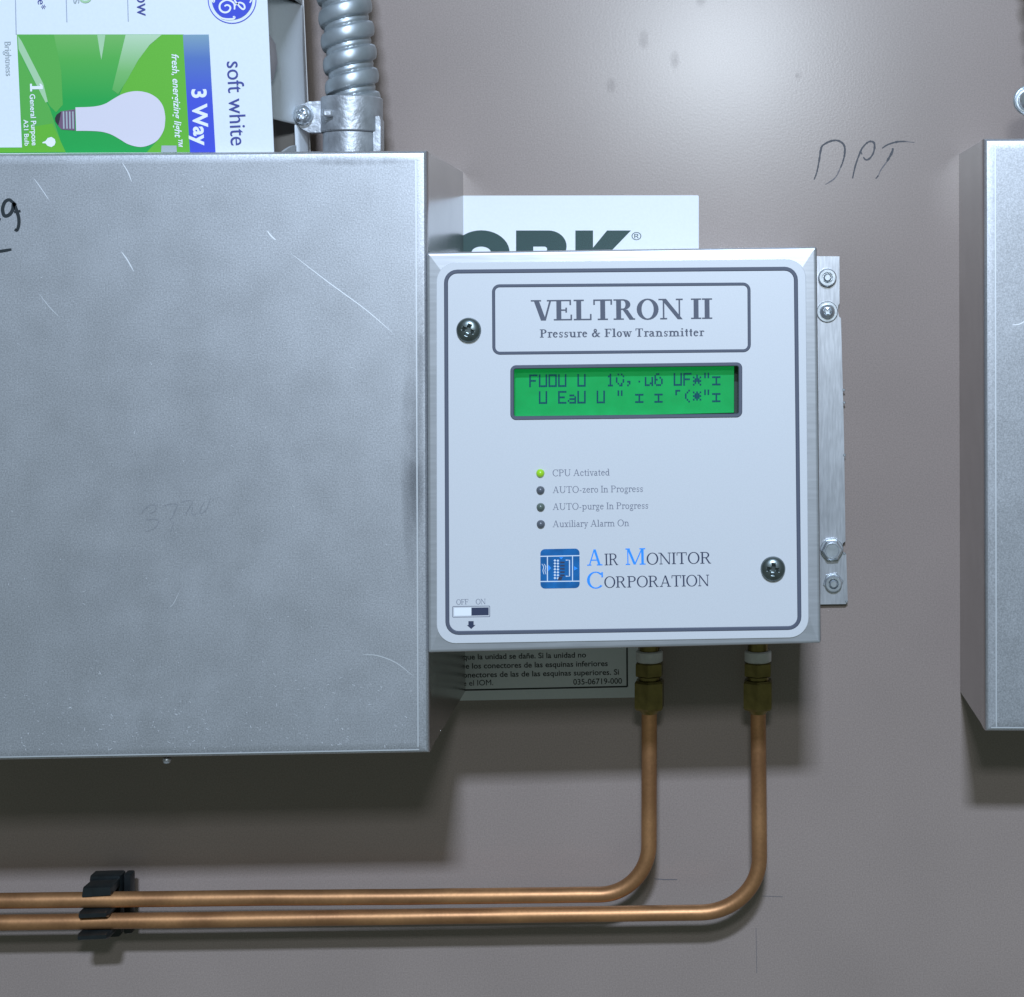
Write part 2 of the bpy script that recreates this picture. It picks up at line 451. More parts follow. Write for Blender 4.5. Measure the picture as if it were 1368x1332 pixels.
        arc(.30, X / 2, .28, X / 2 + .015, t, h * 1.3, 10, 325); rect(.08, X / 2 + .03, .56, X / 2 + .03 + h * 1.1); ad = .59
    elif ch == 'c': arc(.30, X / 2, .28, X / 2 + .015, t, h * 1.3, 45, 325); arc(.46, X - .14, .07, .07, .07, .07); ad = .57
    elif ch == 's':
        arc(.25, X * .73, .19, X * .28, t * .7, h * 1.4, 50, 270); arc(.25, X * .27, .20, X * .29, t * .7, h * 1.4, -130, 90)
        rect(.40, X - .2, .40 + h, X); rect(.06, 0, .06 + h, .2); ad = .50
    elif ch == 'a':
        rect(.36, .05, .36 + t, X - .2); arc(.27, X - .2, .09 + t + .005, .21, t, h * 1.4, 0, 160); arc(.24, .19, .22, .2, t * .9, h * 1.2, 60, 330); ser(.36, 0, t, l=-.6); rect(.24, .34, .38, .34 + h * 1.3); ad = .36 + t + s
    elif ch == 't':
        rect(.12, .10, .12 + t, .88); rect(.02, X - h * 1.4, .36, X); arc(.12 + .15, .13, .15, .14, t * .9, h * 1.4, 180, 310); ad = .40
    elif ch in 'dpgq':
        arc(.30, X / 2, .28, X / 2 + .01, t, h * 1.3)
        if ch == 'd': stem(.44, 0, 1.02, t=False, b=False, wd=t); ser(.44, 1.02, t, r=0, top=True); ser(.44, 0, t, l=0); ad = .44 + t + s
        elif ch == 'p':
            P.clear(); stem(s, -.30, X, t=False, wd=t); ser(s, X, t, r=0, top=True); arc(s + .30, X / 2, .30, X / 2 + .01, t, h * 1.3, -150, 150); ad = s + .64
        else:
            P.clear(); arc(.27, X * .68, .21, X * .34, t * .8, h * 1.2); arc(.28, -.13, .27, .18, t * .7, h * 1.3); rect(.10, .02, .40, .02 + h * 1.6); rect(.42, X - h * 1.6, .56, X); ad = .58
    elif ch in 'vwyx':
        if ch == 'v': dia(.06, X, .27, 0, t); dia(.50, X, .27 + t * .55, 0, h); ser(.06, X, t, top=True); ser(.50, X, h, top=True); ad = .60
        if ch == 'w':
            dia(.06, X, .24, 0, t); dia(.42, X, .24 + t * .6, 0, h); dia(.40, X, .58, 0, t); dia(.80, X, .58 + t * .6, 0, h); ser(.06, X, t, top=True); ser(.80, X, h, top=True); ad = .92
        if ch == 'y': dia(.06, X, .27, 0, t); dia(.50, X, .18, -.28, h * 1.2); ser(.06, X, t, top=True); ser(.50, X, h, top=True); arc(.15, -.25, .07, .06, .07, .06); ad = .60
        if ch == 'x': dia(.06, X, .38, 0, t); dia(.46, X, .10, 0, h); ser(.06, X, t, top=True); ser(.46, X, h, top=True); ser(.38, 0, t); ser(.10, 0, h); ad = .60
    elif ch == 'z': dia(.40, X, .04, 0, t); rect(.05, X - h * 1.2, .50, X); rect(.05, 0, .52, h * 1.2); rect(.05, X - .16, .05 + h, X); rect(.52 - h, 0, .52, .18); ad = .56
    elif ch == '-': rect(.05, .26, .36, .26 + max(h * 1.4, .08)); ad = .41
    elif ch == '&':
        arc(.42, .78, .19, .23, T * .7, h * 1.2); arc(.34, .28, .30, .30, T, h * 1.3, 60, 360); dia(.26, .75, .70, 0, T * .9); dia(.80, .52, .58, .10, h); rect(.66, .52 - h, .96, .52); rect(.70, 0, .95, q); ad = 1.0
    return P, ad

def serif(f, s, p0, p1, cap, d, T=.13, h=.05, gap=.05):
    vs, fs, zs = [], [], []; x = 0; k = 0
    for ch in s:
        P, ad = glyph(ch, T, h)
        for pl in P:
            k = (k + 1) % 24; b = len(vs)
            vs += [(px + x, py) for px, py in pl]; zs += [k * 2.5e-6] * len(pl); fs.append(tuple(range(b, b + len(pl))))
        x += ad + gap
    return place(f, vs, fs, p0, p1, cap, d, 1.0, zs)

# ------------------------------------------------------------------ wall
fw = frame(0.0)
wall = obj('wall', box((-0.9, 0, -0.7), (0.7, 0.02, 0.7)), M['wall'], smooth=0)
wall['kind'] = 'structure'
e = 0.00006
def c6(pts): return [(1040 + x / 6.218, 150 + y / 6.218) for x, y in pts]
dpt = [([(295, 560), (318, 500), (338, 400), (352, 310), (372, 272), (440, 238), (500, 238), (545, 275), (550, 340), (535, 410), (515, 460)], 2.6),
       ([(615, 550), (640, 440), (680, 330), (705, 285), (750, 245), (790, 250), (798, 290), (785, 345), (755, 385), (725, 395), (705, 372)], 2.4),
       ([(682, 322), (694, 350)], 2.4),
       ([(860, 300), (910, 268), (990, 245), (1060, 243)], 2.4), ([(950, 298), (942, 335), (900, 410)], 3.2), ([(830, 525), (808, 552)], 3.0)]
obj('handwriting', join(*[ribbon(fw, c6(p), wd * 1.05, e, jit=.25) for p, wd in dpt]), M['pencil'], wall, 0)
dpt2 = [([(515, 460), (470, 545), (390, 600)], 1.6), ([(900, 410), (850, 480), (830, 525)], 1.6), ([(1060, 243), (1130, 252)], 1.5)]
tick = [([(874, 1174), (890, 1175), (905, 1175)], 1.3), ([(1018, 1197), (1046, 1198)], 1.2), ([(1010, 1240), (1011, 1300)], 1.1)]
obj('pencil_line', join(*[ribbon(fw, c6(p), wd, e, jit=.3) for p, wd in dpt2], *[ribbon(fw, p, wd, e) for p, wd in tick]), M['pencil_faint'], wall, 0)

fk = []
for x, y in ((1205, 866), (1180, 843), (622, 96), (1193, 1236), (1150, 770), (1216, 690), (700, 210), (1068, 920), (760, 1262), (1290, 1180), (640, 1090), (1240, 60), (1175, 1090)):
    l = random.uniform(1, 4); fk.append(ribbon(fw, [(x, y), (x + random.uniform(-1, 1), y + l)], random.uniform(.9, 1.6), e, .8))
obj('paint_fleck', join(*fk), mat('pale_fleck', (0.42, 0.36, 0.33), 0, .5, .4), wall, 0, kind='stuff')

# ------------------------------------------------------------------ stickers on the wall
st = obj('sticker', loft(fw, [(560, 261.5), (933.5, 261), (933.5, 520), (560, 520)], 2, [(0, 0), (0, .00025)], back=False), M['label_white'], None, 0)
st['label'] = 'white sticker with big dark green capitals above the transmitter'; st['category'] = 'sticker'
dl = .00032
def ell(cx, cy, rx, ry, a0=0, a1=360, n=40): return [(cx + rx * math.cos(R(a0 + (a1 - a0) * i / n)), cy + ry * math.sin(R(a0 + (a1 - a0) * i / n))) for i in range(n + 1)]
def band(f, A, B, d):
    V = [f(x, y, d) for x, y in A] + [f(x, y, d) for x, y in B]; n = len(A)
    return V, [(i, n + i, n + i + 1, i + 1) for i in range(n - 1)]
yk = [poly(fw, [(515, 308), (543, 308), (560, 330), (577, 308), (604, 308), (573, 347), (573, 367), (547, 367), (547, 347)], dl),
      band(fw, ell(643, 337.5, 38, 29.8), ell(643, 337.5, 13, 8), dl),
      join(poly(fw, [(689.5, 308), (712.5, 308), (712.5, 367), (689.5, 367)], dl), band(fw, [(712.5, 308)] + ell(733, 329, 24, 21, -90, 90, 20) + [(712.5, 350)], [(712.5, 329.5)] + ell(727, 333, 4, 3.5, -90, 90, 20) + [(712.5, 336.5)], dl), poly(fw, [(712.5, 350), (734, 350), (762, 367), (734, 367)], dl + 3e-6)),
      join(poly(fw, [(768.7, 308), (792.3, 308), (792.3, 367), (768.7, 367)], dl), poly(fw, [(792.3, 331), (811, 308), (843, 308), (814, 338), (846, 367), (815, 367), (792.3, 345)], dl))]
yk.append(text(fw, '\u00ae', (844, 321), (857, 320.5), 10, dl))
for g_ in yk: obj('lettering', g_, M['york_green'], st, 0)

st2 = obj('sticker', loft(fw, [(440, 760), (852, 760), (853, 931.5), (440, 939)], 2, [(0, 0), (0, .00025)], back=False), M['label_white'], None, 0)
st2['label'] = 'white sticker with black Spanish text in a black border below the transmitter'; st2['category'] = 'sticker'
tx = [text(fw, 'que la unidad se da\u00f1e. Si la unidad no', (619, 881), (783, 878), 7.2, dl, bold=.012),
      text(fw, 'utilice los conectores de las esquinas inferiores', (601, 893.5), (812, 889.5), 7.2, dl, bold=.012),
      text(fw, 'los conectores de las de las esquinas superiores. Si', (598, 905.5), (827, 901), 7.2, dl, bold=.012),
      text(fw, 'consulte el IOM.', (587, 917), (659, 915), 7.2, dl),
      text(fw, '035-06719-000', (766, 914.5), (831, 913), 7.4, dl, bold=.008),
      ringline(fw, [(470, 775), (837, 775), (838, 917), (470, 925)], 1, 2.2, dl - .00006, dl)]
for g_ in tx[:-1]: obj('lettering', g_, M['black_print'], st2, 0)
obj('border_line', tx[-1], M['black_print'], st2, 0)

# ------------------------------------------------------------------ aluminium boxes
def metal_box(corners, d, name, label, group):
    f = frame(d)
    c = [f(*p) for p in corners]
    t = thing(name, label, 'metal box', Vector(((c[0].x + c[1].x) / 2, 0, c[2].z)), group)
    # folded sheet shell: sides, rounded bend, shallow dished rim, flat front
    g = loft(f, corners, 1.6, [(1.5, 0.0), (1.0, d - .012), (0, d - .006), (0, d - .0026), (0.7, d - .0016), (2.0, d - .0008), (4.0, d - .0003), (7, d - .0001), (15.0, d)], back=True, n=3)
    sh = obj('shell', g, M['alu'], t, 22)
    sh.data.materials.append(M['alu_side'])
    for p in sh.data.polygons:
        if abs(p.normal.y) < .3: p.material_index = 1
    return t, sh, f
boxL, shellL, fL = metal_box([(-230, 206.5), (570, 200.5), (573.5, 1007), (-230, 1021)], 0.100, 'metal_box',
    'large aluminium box at left with scratched front, bulb carton on top', 'plain aluminium boxes on the wall')
boxR, shellR, fR = metal_box([(1314.5, 184.5), (1900, 182), (1900, 980), (1316.5, 978)], 0.067, 'metal_box',
    'plain aluminium box at the right edge, cut off by the photo', 'plain aluminium boxes on the wall')
dF = 0.10003
for f_, sh_, pts in ((fL, shellL, [(555.5, 214), (558.5, 998)]), (fL, shellL, [(0, 1011.5), (560, 1001.5)]), (fR, shellR, [(1329.5, 192), (1331, 971)]), (fR, shellR, [(1324, 972), (1420, 972.3)])):
    obj('fold_line', ribbon(f_, pts, 1.7, f_.d + .00003, 0, False), M['scratch_faint'], sh_, 0)
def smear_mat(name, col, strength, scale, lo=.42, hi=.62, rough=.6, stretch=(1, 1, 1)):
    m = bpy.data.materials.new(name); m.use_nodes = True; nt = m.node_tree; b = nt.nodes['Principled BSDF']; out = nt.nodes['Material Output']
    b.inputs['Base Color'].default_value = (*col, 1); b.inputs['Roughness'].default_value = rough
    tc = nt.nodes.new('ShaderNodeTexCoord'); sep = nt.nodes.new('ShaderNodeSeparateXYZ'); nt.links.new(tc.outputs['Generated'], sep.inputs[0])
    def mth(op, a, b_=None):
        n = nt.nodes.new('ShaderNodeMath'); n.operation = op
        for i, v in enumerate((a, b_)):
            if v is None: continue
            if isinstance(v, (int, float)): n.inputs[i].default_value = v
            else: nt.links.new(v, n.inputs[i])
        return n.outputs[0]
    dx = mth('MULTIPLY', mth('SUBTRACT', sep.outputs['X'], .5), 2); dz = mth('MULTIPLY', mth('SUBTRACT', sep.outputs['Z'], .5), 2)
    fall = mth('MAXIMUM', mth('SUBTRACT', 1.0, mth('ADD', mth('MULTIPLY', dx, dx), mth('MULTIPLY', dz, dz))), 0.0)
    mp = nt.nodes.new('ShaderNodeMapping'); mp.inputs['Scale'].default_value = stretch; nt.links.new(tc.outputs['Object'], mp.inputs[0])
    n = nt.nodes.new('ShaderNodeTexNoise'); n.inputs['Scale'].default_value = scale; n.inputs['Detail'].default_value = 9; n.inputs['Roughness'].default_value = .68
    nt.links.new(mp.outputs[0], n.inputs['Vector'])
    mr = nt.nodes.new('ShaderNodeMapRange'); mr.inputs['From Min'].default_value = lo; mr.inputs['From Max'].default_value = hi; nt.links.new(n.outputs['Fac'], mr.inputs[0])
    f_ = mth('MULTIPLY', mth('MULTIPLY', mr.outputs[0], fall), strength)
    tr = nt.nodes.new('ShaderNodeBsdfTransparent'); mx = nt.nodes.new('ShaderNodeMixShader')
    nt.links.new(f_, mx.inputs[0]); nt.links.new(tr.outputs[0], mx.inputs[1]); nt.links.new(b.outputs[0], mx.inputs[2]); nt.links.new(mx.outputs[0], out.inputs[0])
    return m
M['grime'] = smear_mat('dark_grime', (0.10, 0.105, 0.115), .32, 60, .38, .60, stretch=(1, 1, .35))  # darker patchy streaks, fading at their rims, mostly down the box's right edge
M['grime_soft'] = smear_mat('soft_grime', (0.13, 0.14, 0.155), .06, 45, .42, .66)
M['smear'] = smear_mat('pale_smear', (0.62, 0.63, 0.64), .15, 70, .46, .70)
M['mark'] = smear_mat('wall_smudge', (0.14, 0.115, 0.105), .13, 150, .25, .5)
def rect_(f, x0, y0, x1, y1, d): return poly(f, [(x0, y0), (x1, y0), (x1, y1), (x0, y1)], d)
nst = 0
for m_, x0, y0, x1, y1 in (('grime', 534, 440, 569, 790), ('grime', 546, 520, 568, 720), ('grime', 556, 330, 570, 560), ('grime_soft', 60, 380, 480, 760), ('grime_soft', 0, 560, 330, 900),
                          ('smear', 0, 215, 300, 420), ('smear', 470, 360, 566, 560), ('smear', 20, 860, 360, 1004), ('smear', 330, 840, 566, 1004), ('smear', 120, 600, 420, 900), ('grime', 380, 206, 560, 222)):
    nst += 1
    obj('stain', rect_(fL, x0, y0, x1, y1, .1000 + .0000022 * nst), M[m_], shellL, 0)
for i_, (x0, y0, x1, y1) in enumerate(((894, 66, 909, 94), (852, 38, 868, 68), (809, 102, 824, 126), (928, -10, 944, 10), (1062, 96, 1070, 106))):
    obj('smudge', rect_(fw, x0, y0, x1, y1, e + i_ * 4e-6), M['mark'], wall, 0)
def c4(pts, s=4.275, ox=0, oy=180): return [(ox + x / s, oy + y / s) for x, y in pts]
mk = [ribbon(fL, c4([(92, 402), (72, 385), (52, 372), (28, 385), (15, 425), (25, 462), (52, 458), (72, 430), (78, 395), (92, 425), (106, 470), (108, 510), (98, 545), (84, 540)]), 4.8, dF, taper=.25),
      ribbon(fL, c4([(80, 442), (118, 436)]), 4.2, dF, taper=.2, smooth=False), ribbon(fL, c4([(-60, 520), (-20, 500), (0, 475)]), 5, dF),
      ribbon(fL, c4([(-80, 672), (0, 666), (66, 655)]), 4.2, dF, taper=.3)]
obj('handwriting', join(*mk), M['marker'], shellL, 0)
def c5(pts): return c4(pts, 8.55, 160, 640)
sc = [[(240, 400), (290, 340), (350, 300), (410, 305), (400, 370), (340, 390)], [(290, 465), (430, 465), (440, 500), (400, 560), (300, 600)], [(490, 320), (560, 290), (650, 290), (640, 350), (600, 430), (570, 470)], [(620, 480), (580, 610)],
      [(700, 270), (780, 245), (830, 260), (790, 340), (740, 415)], [(830, 320), (825, 390), (850, 415), (890, 380)], [(960, 270), (920, 350), (925, 395), (990, 350), (1040, 210)]]
obj('pencil_mark', join(*[ribbon(fL, c5(p), 1.5, dF, jit=.3) for p in sc]), M['scribble'], shellL, 0)
scr = [([(162, 336), (170, 347), (179, 363)], 1.6), ([(357, 308), (362, 315), (369, 321)], 1.8), ([(388, 338), (440, 378), (489, 414), (526, 446)], 1.2),
       ([(163, 217), (171, 230), (176, 243)], 1.2), ([(106, 217), (112, 223)], 1.1), ([(121, 219), (127, 229)], 1.2), ([(45, 238), (56, 253), (66, 268)], 1.0)]
for p, wd in scr: obj('scratch', ribbon(fL, p, wd, dF + .00002, taper=.9), M['scratch'], shellL, 0)
s1_ = [([(482, 874), (505, 876), (530, 886), (553, 904)], 1.8), ([(52, 392), (66, 410), (80, 424)], 1.3), ([(92, 232), (96, 240)], 1.3), ([(386, 335), (350, 300)], .8), ([(240, 790), (232, 806), (226, 812)], 1.3)]
for p, wd in s1_: obj('scratch', ribbon(fL, p, wd * .75, dF + .00002, taper=.9), M['scratch_faint'], shellL, 0)
s2 = []
for i in range(330):
    x = random.uniform(2, 552); y = random.choice([random.uniform(214, 1000), random.uniform(880, 1000), random.uniform(950, 1004)])
    a = random.uniform(-.6, 1.8); l = random.choice([1.2, 1.5, 2, 2.5, 4]); s2.append(([(x, y), (x + l * math.cos(a), y + l * math.sin(a))], random.uniform(.8, 2.2)))
obj('scuff', join(*[ribbon(fL, p, wd, dF + .00004, taper=.8) for p, wd in s2]), M['speck'], shellL, 0, kind='stuff')
s3 = []
for i in range(60):
    x = random.uniform(1333, 1500); y = random.uniform(200, 968); a = random.uniform(-.6, 1.8); l = random.choice([1.2, 1.5, 2, 4])
    s3.append(([(x, y), (x + l * math.cos(a), y + l * math.sin(a))], random.uniform(.7, 1.5)))
s3.append(([(1352, 434), (1362, 433), (1372, 427)], 1.6))
obj('scuff', join(*[ribbon(fR, p, wd, .06703, taper=.8) for p, wd in s3]), M['speck'], shellR, 0, kind='stuff')
tab = frame(.094)
obj('rivet', lathe(tab(223, 1014.5, .094), [(.0012, -.0012), (.0016, 0), (.0014, .0006)], 'z', 12), M['alu'], boxL)

# ------------------------------------------------------------------ pressure and flow transmitter
dT = 0.102
ft = frame(dT)
tr0 = ft(834, 873)
dev = thing('flow_transmitter', 'square aluminium transmitter with white faceplate and lit green display', 'transmitter', Vector((tr0.x, 0, tr0.z)))
lid_c = [(569.5, 337), (1091.5, 329.5), (1097, 860), (571.5, 873)]
win = [(684.5, 490.5), (989, 486.5), (989, 555), (684.5, 558.5)]
obj('body', loft(ft, inset(lid_c, 3.5), 1.5, [(0, 0.0), (0, dT - .0085)], back=True, n=2), M['alu_lid'], dev)
lid = obj('lid', loft(ft, lid_c, 3.0, [(2.5, dT - .016), (0, dT - .016), (0, dT - .0018), (0.6, dT - .0009), (1.7, dT - .0003), (3.2, dT - .00005), (5, dT)], hole=(win, 5, dT - .0045), back=False), M['alu_lid'], dev, 30)
plate_c = [(583, 351), (1076.5, 346), (1080.5, 851.5), (583.5, 860)]
dP = dT + .00045
plate = obj('faceplate', loft(ft, plate_c, 26, [(0, dT + .00005), (.2, dP - .0001), (.8, dP)], hole=(win, 5, dT - .0005), back=False, n=8), M['face'], dev, 30)
obj('border_line', ringline(ft, [(596, 363), (1063, 359), (1068, 838.5), (598, 845.5)], 15, 5.4, dP, dP + .00022), M['print'], plate)
obj('border_line', ringline(ft, [(659.5, 382), (1000.5, 379.5), (1001, 468.5), (660, 472)], 8, 4.2, dP, dP + .0002), M['print'], plate)
dE = dP + .00005
obj('lettering', serif(ft, 'VELTRON II', (709.5, 428.5), (951.6, 426), 27.5, dE, T=.215, h=.07, gap=.03), M['print'], plate, 0)
obj('lettering', serif(ft, 'Pressure & Flow Transmitter', (721.4, 451), (941, 449), 11, dE, T=.20, h=.085, gap=.07), M['print'], plate, 0)
for s, x1, y in (('CPU Activated', 814.5, 636), ('AUTO-zero In Progress', 859, 658.5), ('AUTO-purge In Progress', 866, 681), ('Auxiliary Alarm On', 840.5, 704)):
    obj('lettering', serif(ft, s, (738.5, y), (x1, y - (x1 - 738) * .014), 8.8, dE, T=.125, h=.06, gap=.06), M['print_light'], plate, 0)
nm = [serif(ft, 'IR', (808, 755), (826, 754.5), 15.5, dE, T=.13, h=.06), serif(ft, 'ONITOR', (864, 754), (950, 752.5), 15.5, dE, T=.13, h=.06, gap=.04), serif(ft, 'ORPORATION', (807.5, 785), (947.5, 782.5), 15, dE, T=.13, h=.06, gap=.03)]
for g_ in nm: obj('lettering', g_, M['print_navy'], plate, 0)
nb = [serif(ft, 'A', (784.5, 755.5), (805, 755), 21.5, dE, T=.16, h=.07), serif(ft, 'M', (836, 754.5), (862.5, 754), 22, dE, T=.16, h=.07), serif(ft, 'C', (784.5, 786), (806, 785.5), 22, dE, T=.15, h=.07)]
for g_ in nb: obj('lettering', g_, M['print_blue'], plate, 0, label='bright blue initial letter')
for g_ in (serif(ft, 'OFF', (610, 807.5), (626, 807), 7, dE, T=.12, h=.06, gap=.03), serif(ft, 'ON', (636, 807), (649, 806.7), 7, dE, T=.12, h=.06, gap=.03)): obj('lettering', g_, M['print_light'], plate, 0)
# switch legend
obj('switch_legend', join(poly(ft, [(607, 812), (630, 811.5), (630, 822), (607, 822.5)], dE)), M['legend_white'], plate, 0)
obj('switch_legend', join(poly(ft, [(630, 811.5), (653, 811.2), (653, 821.5), (630, 822)], dE + 1e-5), poly(ft, [(626, 829.5), (633, 829.4), (633, 834.6), (635.5, 834.5), (629.7, 840), (624, 834.8), (626, 834.7)], dE)), M['print_navy'], plate, 0)
obj('legend_outline', ringline(ft, [(605, 810), (654.5, 809.3), (654.5, 823.5), (605, 824.3)], 1, .9, dE - 3e-5, dE + 3e-5), M['print_light'], plate, 0)
# logo
lg = obj('logo', loft(ft, [(722, 733.5), (774.3, 732.5), (774.5, 785.5), (722.2, 786.3)], 6, [(0, dP), (.3, dE + 2e-5)], back=False), M['logo_blue'], plate, 0)
dG = dE + 6e-5
lw = [ribbon(ft, [(722, 743), (774.5, 742)], 1.3, dG, 0, False), ribbon(ft, [(722, 776.6), (774.5, 776)], 1.3, dG, 0, False), ribbon(ft, [(731.5, 743), (731.5, 776.5)], 1.3, dG, 0, False), ribbon(ft, [(765, 742.5), (765, 776)], 1.2, dG, 0, False),
      ribbon(ft, [(756, 748), (761, 748), (761, 769.5), (756, 769.5)], 1.4, dG, 0, False)]
for i in range(7):
    for j in range(2):
        cx, cy = 741.5 + j * 4.0, 748.5 + i * 3.9 + j * .2
        lw.append(poly(ft, [(cx - 1.8, cy), (cx, cy - 1.7), (cx + 1.8, cy), (cx, cy + 1.7)], dG))
lw += [ribbon(ft, [(724, 753), (726.5, 757), (725.5, 762), (727, 767)], .9, dG), ribbon(ft, [(727, 753), (729.3, 757), (728.3, 762), (729.6, 767)], .9, dG)]
obj('logo_mark', join(*lw), M['logo_white'], lg, 0) if False else obj('logo_mark', join(*lw), M['logo_white'], plate, 0)
ld = [ribbon(ft, [(748.5, 751 + i * 4.3), (754.5, 751 + i * 4.3)], 2.1, dG, 0, False) for i in range(5)] + [poly(ft, [(747, 770), (752, 770), (750, 775), (745, 775)], dG)]
obj('logo_mark', join(*ld), M['print_navy'], plate, 0)
lb = [poly(ft, [(732.5, 754), (736.5, 758.5), (732.5, 763)], dG), poly(ft, [(767, 756), (772, 759), (767, 762)], dG), poly(ft, [(747, 744), (753, 744), (750, 747)], dG)]
obj('logo_mark', join(*lb), M['print_blue'], plate, 0)

# display
disp = obj('display', loft(ft, [(670, 482), (981, 478), (981, 552.5), (670, 560)], 1, [(0, dT - .008), (0, dT - .0046), (.4, dT - .0044)], back=True, n=2), M['lcd'], dev, 30)
obj('display_backing', loft(ft, [(665, 470), (1010, 470), (1010, 575), (665, 575)], 1, [(0, dT - .0105), (0, dT - .0083)], back=True, n=2), M['lcd_body'], dev)
obj('display_bezel', ringline(ft, win, 5, 5.2, dP, dP + .0005), M['print'], dev)
obj('window_pane', loft(ft, inset(win, 1.2), 4, [(0, dT - .0009), (0, dT - .0007)], back=False), M['pane'], dev, 0)
GL = {'F': '11111 10000 10000 11110 10000 10000 10000', 'U': '10001 10001 10001 10001 10001 10001 11111', 'O': '11111 10001 10001 10001 10001 10001 11111',
      '1': '00100 01100 00100 00100 00100 00100 01110', 'S': '01010 00001 10000 10001 10001 01010 00110', ',': '00000 00000 00000 00000 01100 00100 01000', '.': '00000 00000 00000 00000 00100 00000 00000',
      'u': '00000 00000 10001 10001 10001 10011 11101', '6': '01100 10000 10010 11001 10001 10001 01110', '*': '00000 00100 10101 01110 11111 01010 10001', '"': '01010 01010 01010 00000 00000 00000 00000',
      'x': '00000 00000 11111 00100 00100 00100 11111', 'E': '11111 10000 10000 11110 10000 10000 11111', 'a': '00000 00000 01110 00001 01111 10001 01111', 'r': '01110 01000 01000 00000 00000 00000 00000', '(': '00010 00100 01000 01000 01000 00100 00010', 'k': '00000 10101 01110 11111 01110 10101 00000'}
rows = ['FUOU U  1S,.u6 UF*"x', ' U EaU U " x x r(k"x']
ch = []
for ri, row in enumerate(rows):
    for ci, c in enumerate(row):
        if c == ' ': continue
        for y, bits in enumerate(GL[c].split()):
            for x, b in enumerate(bits):
                if b == '1':
                    X0 = 705.5 + ci * 12.95 + x * 2.25; Y0 = 501 + ri * 22.6 + y * 2.45 - (X0 - 705) * .010
                    ch.append(poly(ft, [(X0, Y0), (X0 + 2.1, Y0), (X0 + 2.1, Y0 + 2.3), (X0, Y0 + 2.3)], dT - .00425))
obj('characters', join(*ch), M['lcd_dot'], disp, 0)
# indicator lights
for (x, y), m_, lb_ in (((722, 632), 'led_on', 'lit green indicator'), ((722.2, 654.7), 'led_off', None), ((722.5, 677.3), 'led_olive', None), ((722.7, 700), 'led_off', None)):
    k = ft.k
    o = obj('indicator_light', lathe(ft(x, y, dP), [(5.6 * k, 0), (5.6 * k, .0001), (5.0 * k, .0007), (3.6 * k, .0012), (1.6 * k, .0015)], 'y', 24), M[m_], dev, 60)
    if lb_: o['label'] = lb_
# cover screws
for (x, y), rot in (((626.5, 441), .35), ((1032.5, 759.5), .1)):
    s_ = obj('screw', screw_head(ft(x, y, dP + .0002), 16.6 * ft.k, .0024, rot), M['dark_steel'], dev, 50)

# ------------------------------------------------------------------ mounting bracket with its fasteners
fb = frame(.003)
bk = thing('mounting_bracket', 'flat aluminium bracket strip with four fasteners right of the transmitter', 'bracket', fb(1110, 808, 0))
bp = [(1030, 342), (1121.5, 342.5), (1121.5, 405), (1120, 408), (1119.3, 415), (1121, 423), (1123.5, 425), (1127.5, 580), (1129.5, 723), (1126, 726), (1125, 733), (1127.5, 739), (1130.5, 740), (1132.5, 803), (1130, 807), (1030, 808.5)]
obj('plate', poly(fb, bp, 0.0012, .003), M['alu_bracket'], bk, 20)
k = fb.k
# threaded stud in a round nut
def nut(x, y, r, hexa, stud, name='nut'):
    c = fb(x, y, .003)
    g = lathe(c, [(r * k, 0), (r * k, .0016), (r * k * .86, .0024), (r * k * .60, .0024), (r * k * .54, .0006)], 'y', 6 if hexa else 32, .3)
    o = obj(name, g, M['zinc'], bk, 30)
    obj('stud', lathe(c, [(stud * k, 0), (stud * k, .0026), (stud * k * .7, .0032)], 'y', 20), M['zinc'], o, 40)
    return o
nut(1105, 371, 12.3, False, 5.2)
n2 = nut(1113, 779, 11.5, False, 5.4)
obj('washer', lathe(fb(1113, 778.5, .003), [(14 * k, 0), (14 * k, .0003), (13 * k, .0005)], 'y', 6, .2), M['zinc'], n2, 30)
s1 = obj('screw', screw_head(fb(1105, 416, .0038), 10.2 * k, .0030, .7, rec=.6, wid=.17), M['zinc'], bk, 50)
obj('washer', lathe(fb(1105, 416.5, .003), [(14.2 * k, 0), (14.2 * k, .0006), (13.2 * k, .0009), (6 * k, .0009)], 'y', 36), M['zinc'], s1, 30)
hb = obj('hex_bolt', lathe(fb(1111, 734, .003), [(14.5 * k, 0.0006), (14.5 * k, .0030), (12.2 * k, .0038)], 'y', 6, .05), M['zinc'], bk, 20)
obj('head_rim', lathe(fb(1111, 734, .003), [(10.8 * k, .0038), (10.4 * k, .0042), (9.2 * k, .0042), (8.2 * k, .0039), (1 * k, .0039)], 'y', 32), M['zinc'], hb, 30)
obj('washer', lathe(fb(1111, 734, .003), [(15.5 * k, 0), (15.5 * k, .0006), (14.5 * k, .0008)], 'y', 32), M['zinc'], hb, 30)
for x, y in ((1128, 739.5), (1131, 803.5), (1127.3, 521), (1127.8, 538), (1128.3, 608)):
    obj('burr', lathe(fb(x, y, .0028), [(.0004, 0), (.0006, .0003), (.0003, .0006)], 'y', 8), M['zinc'], bk)

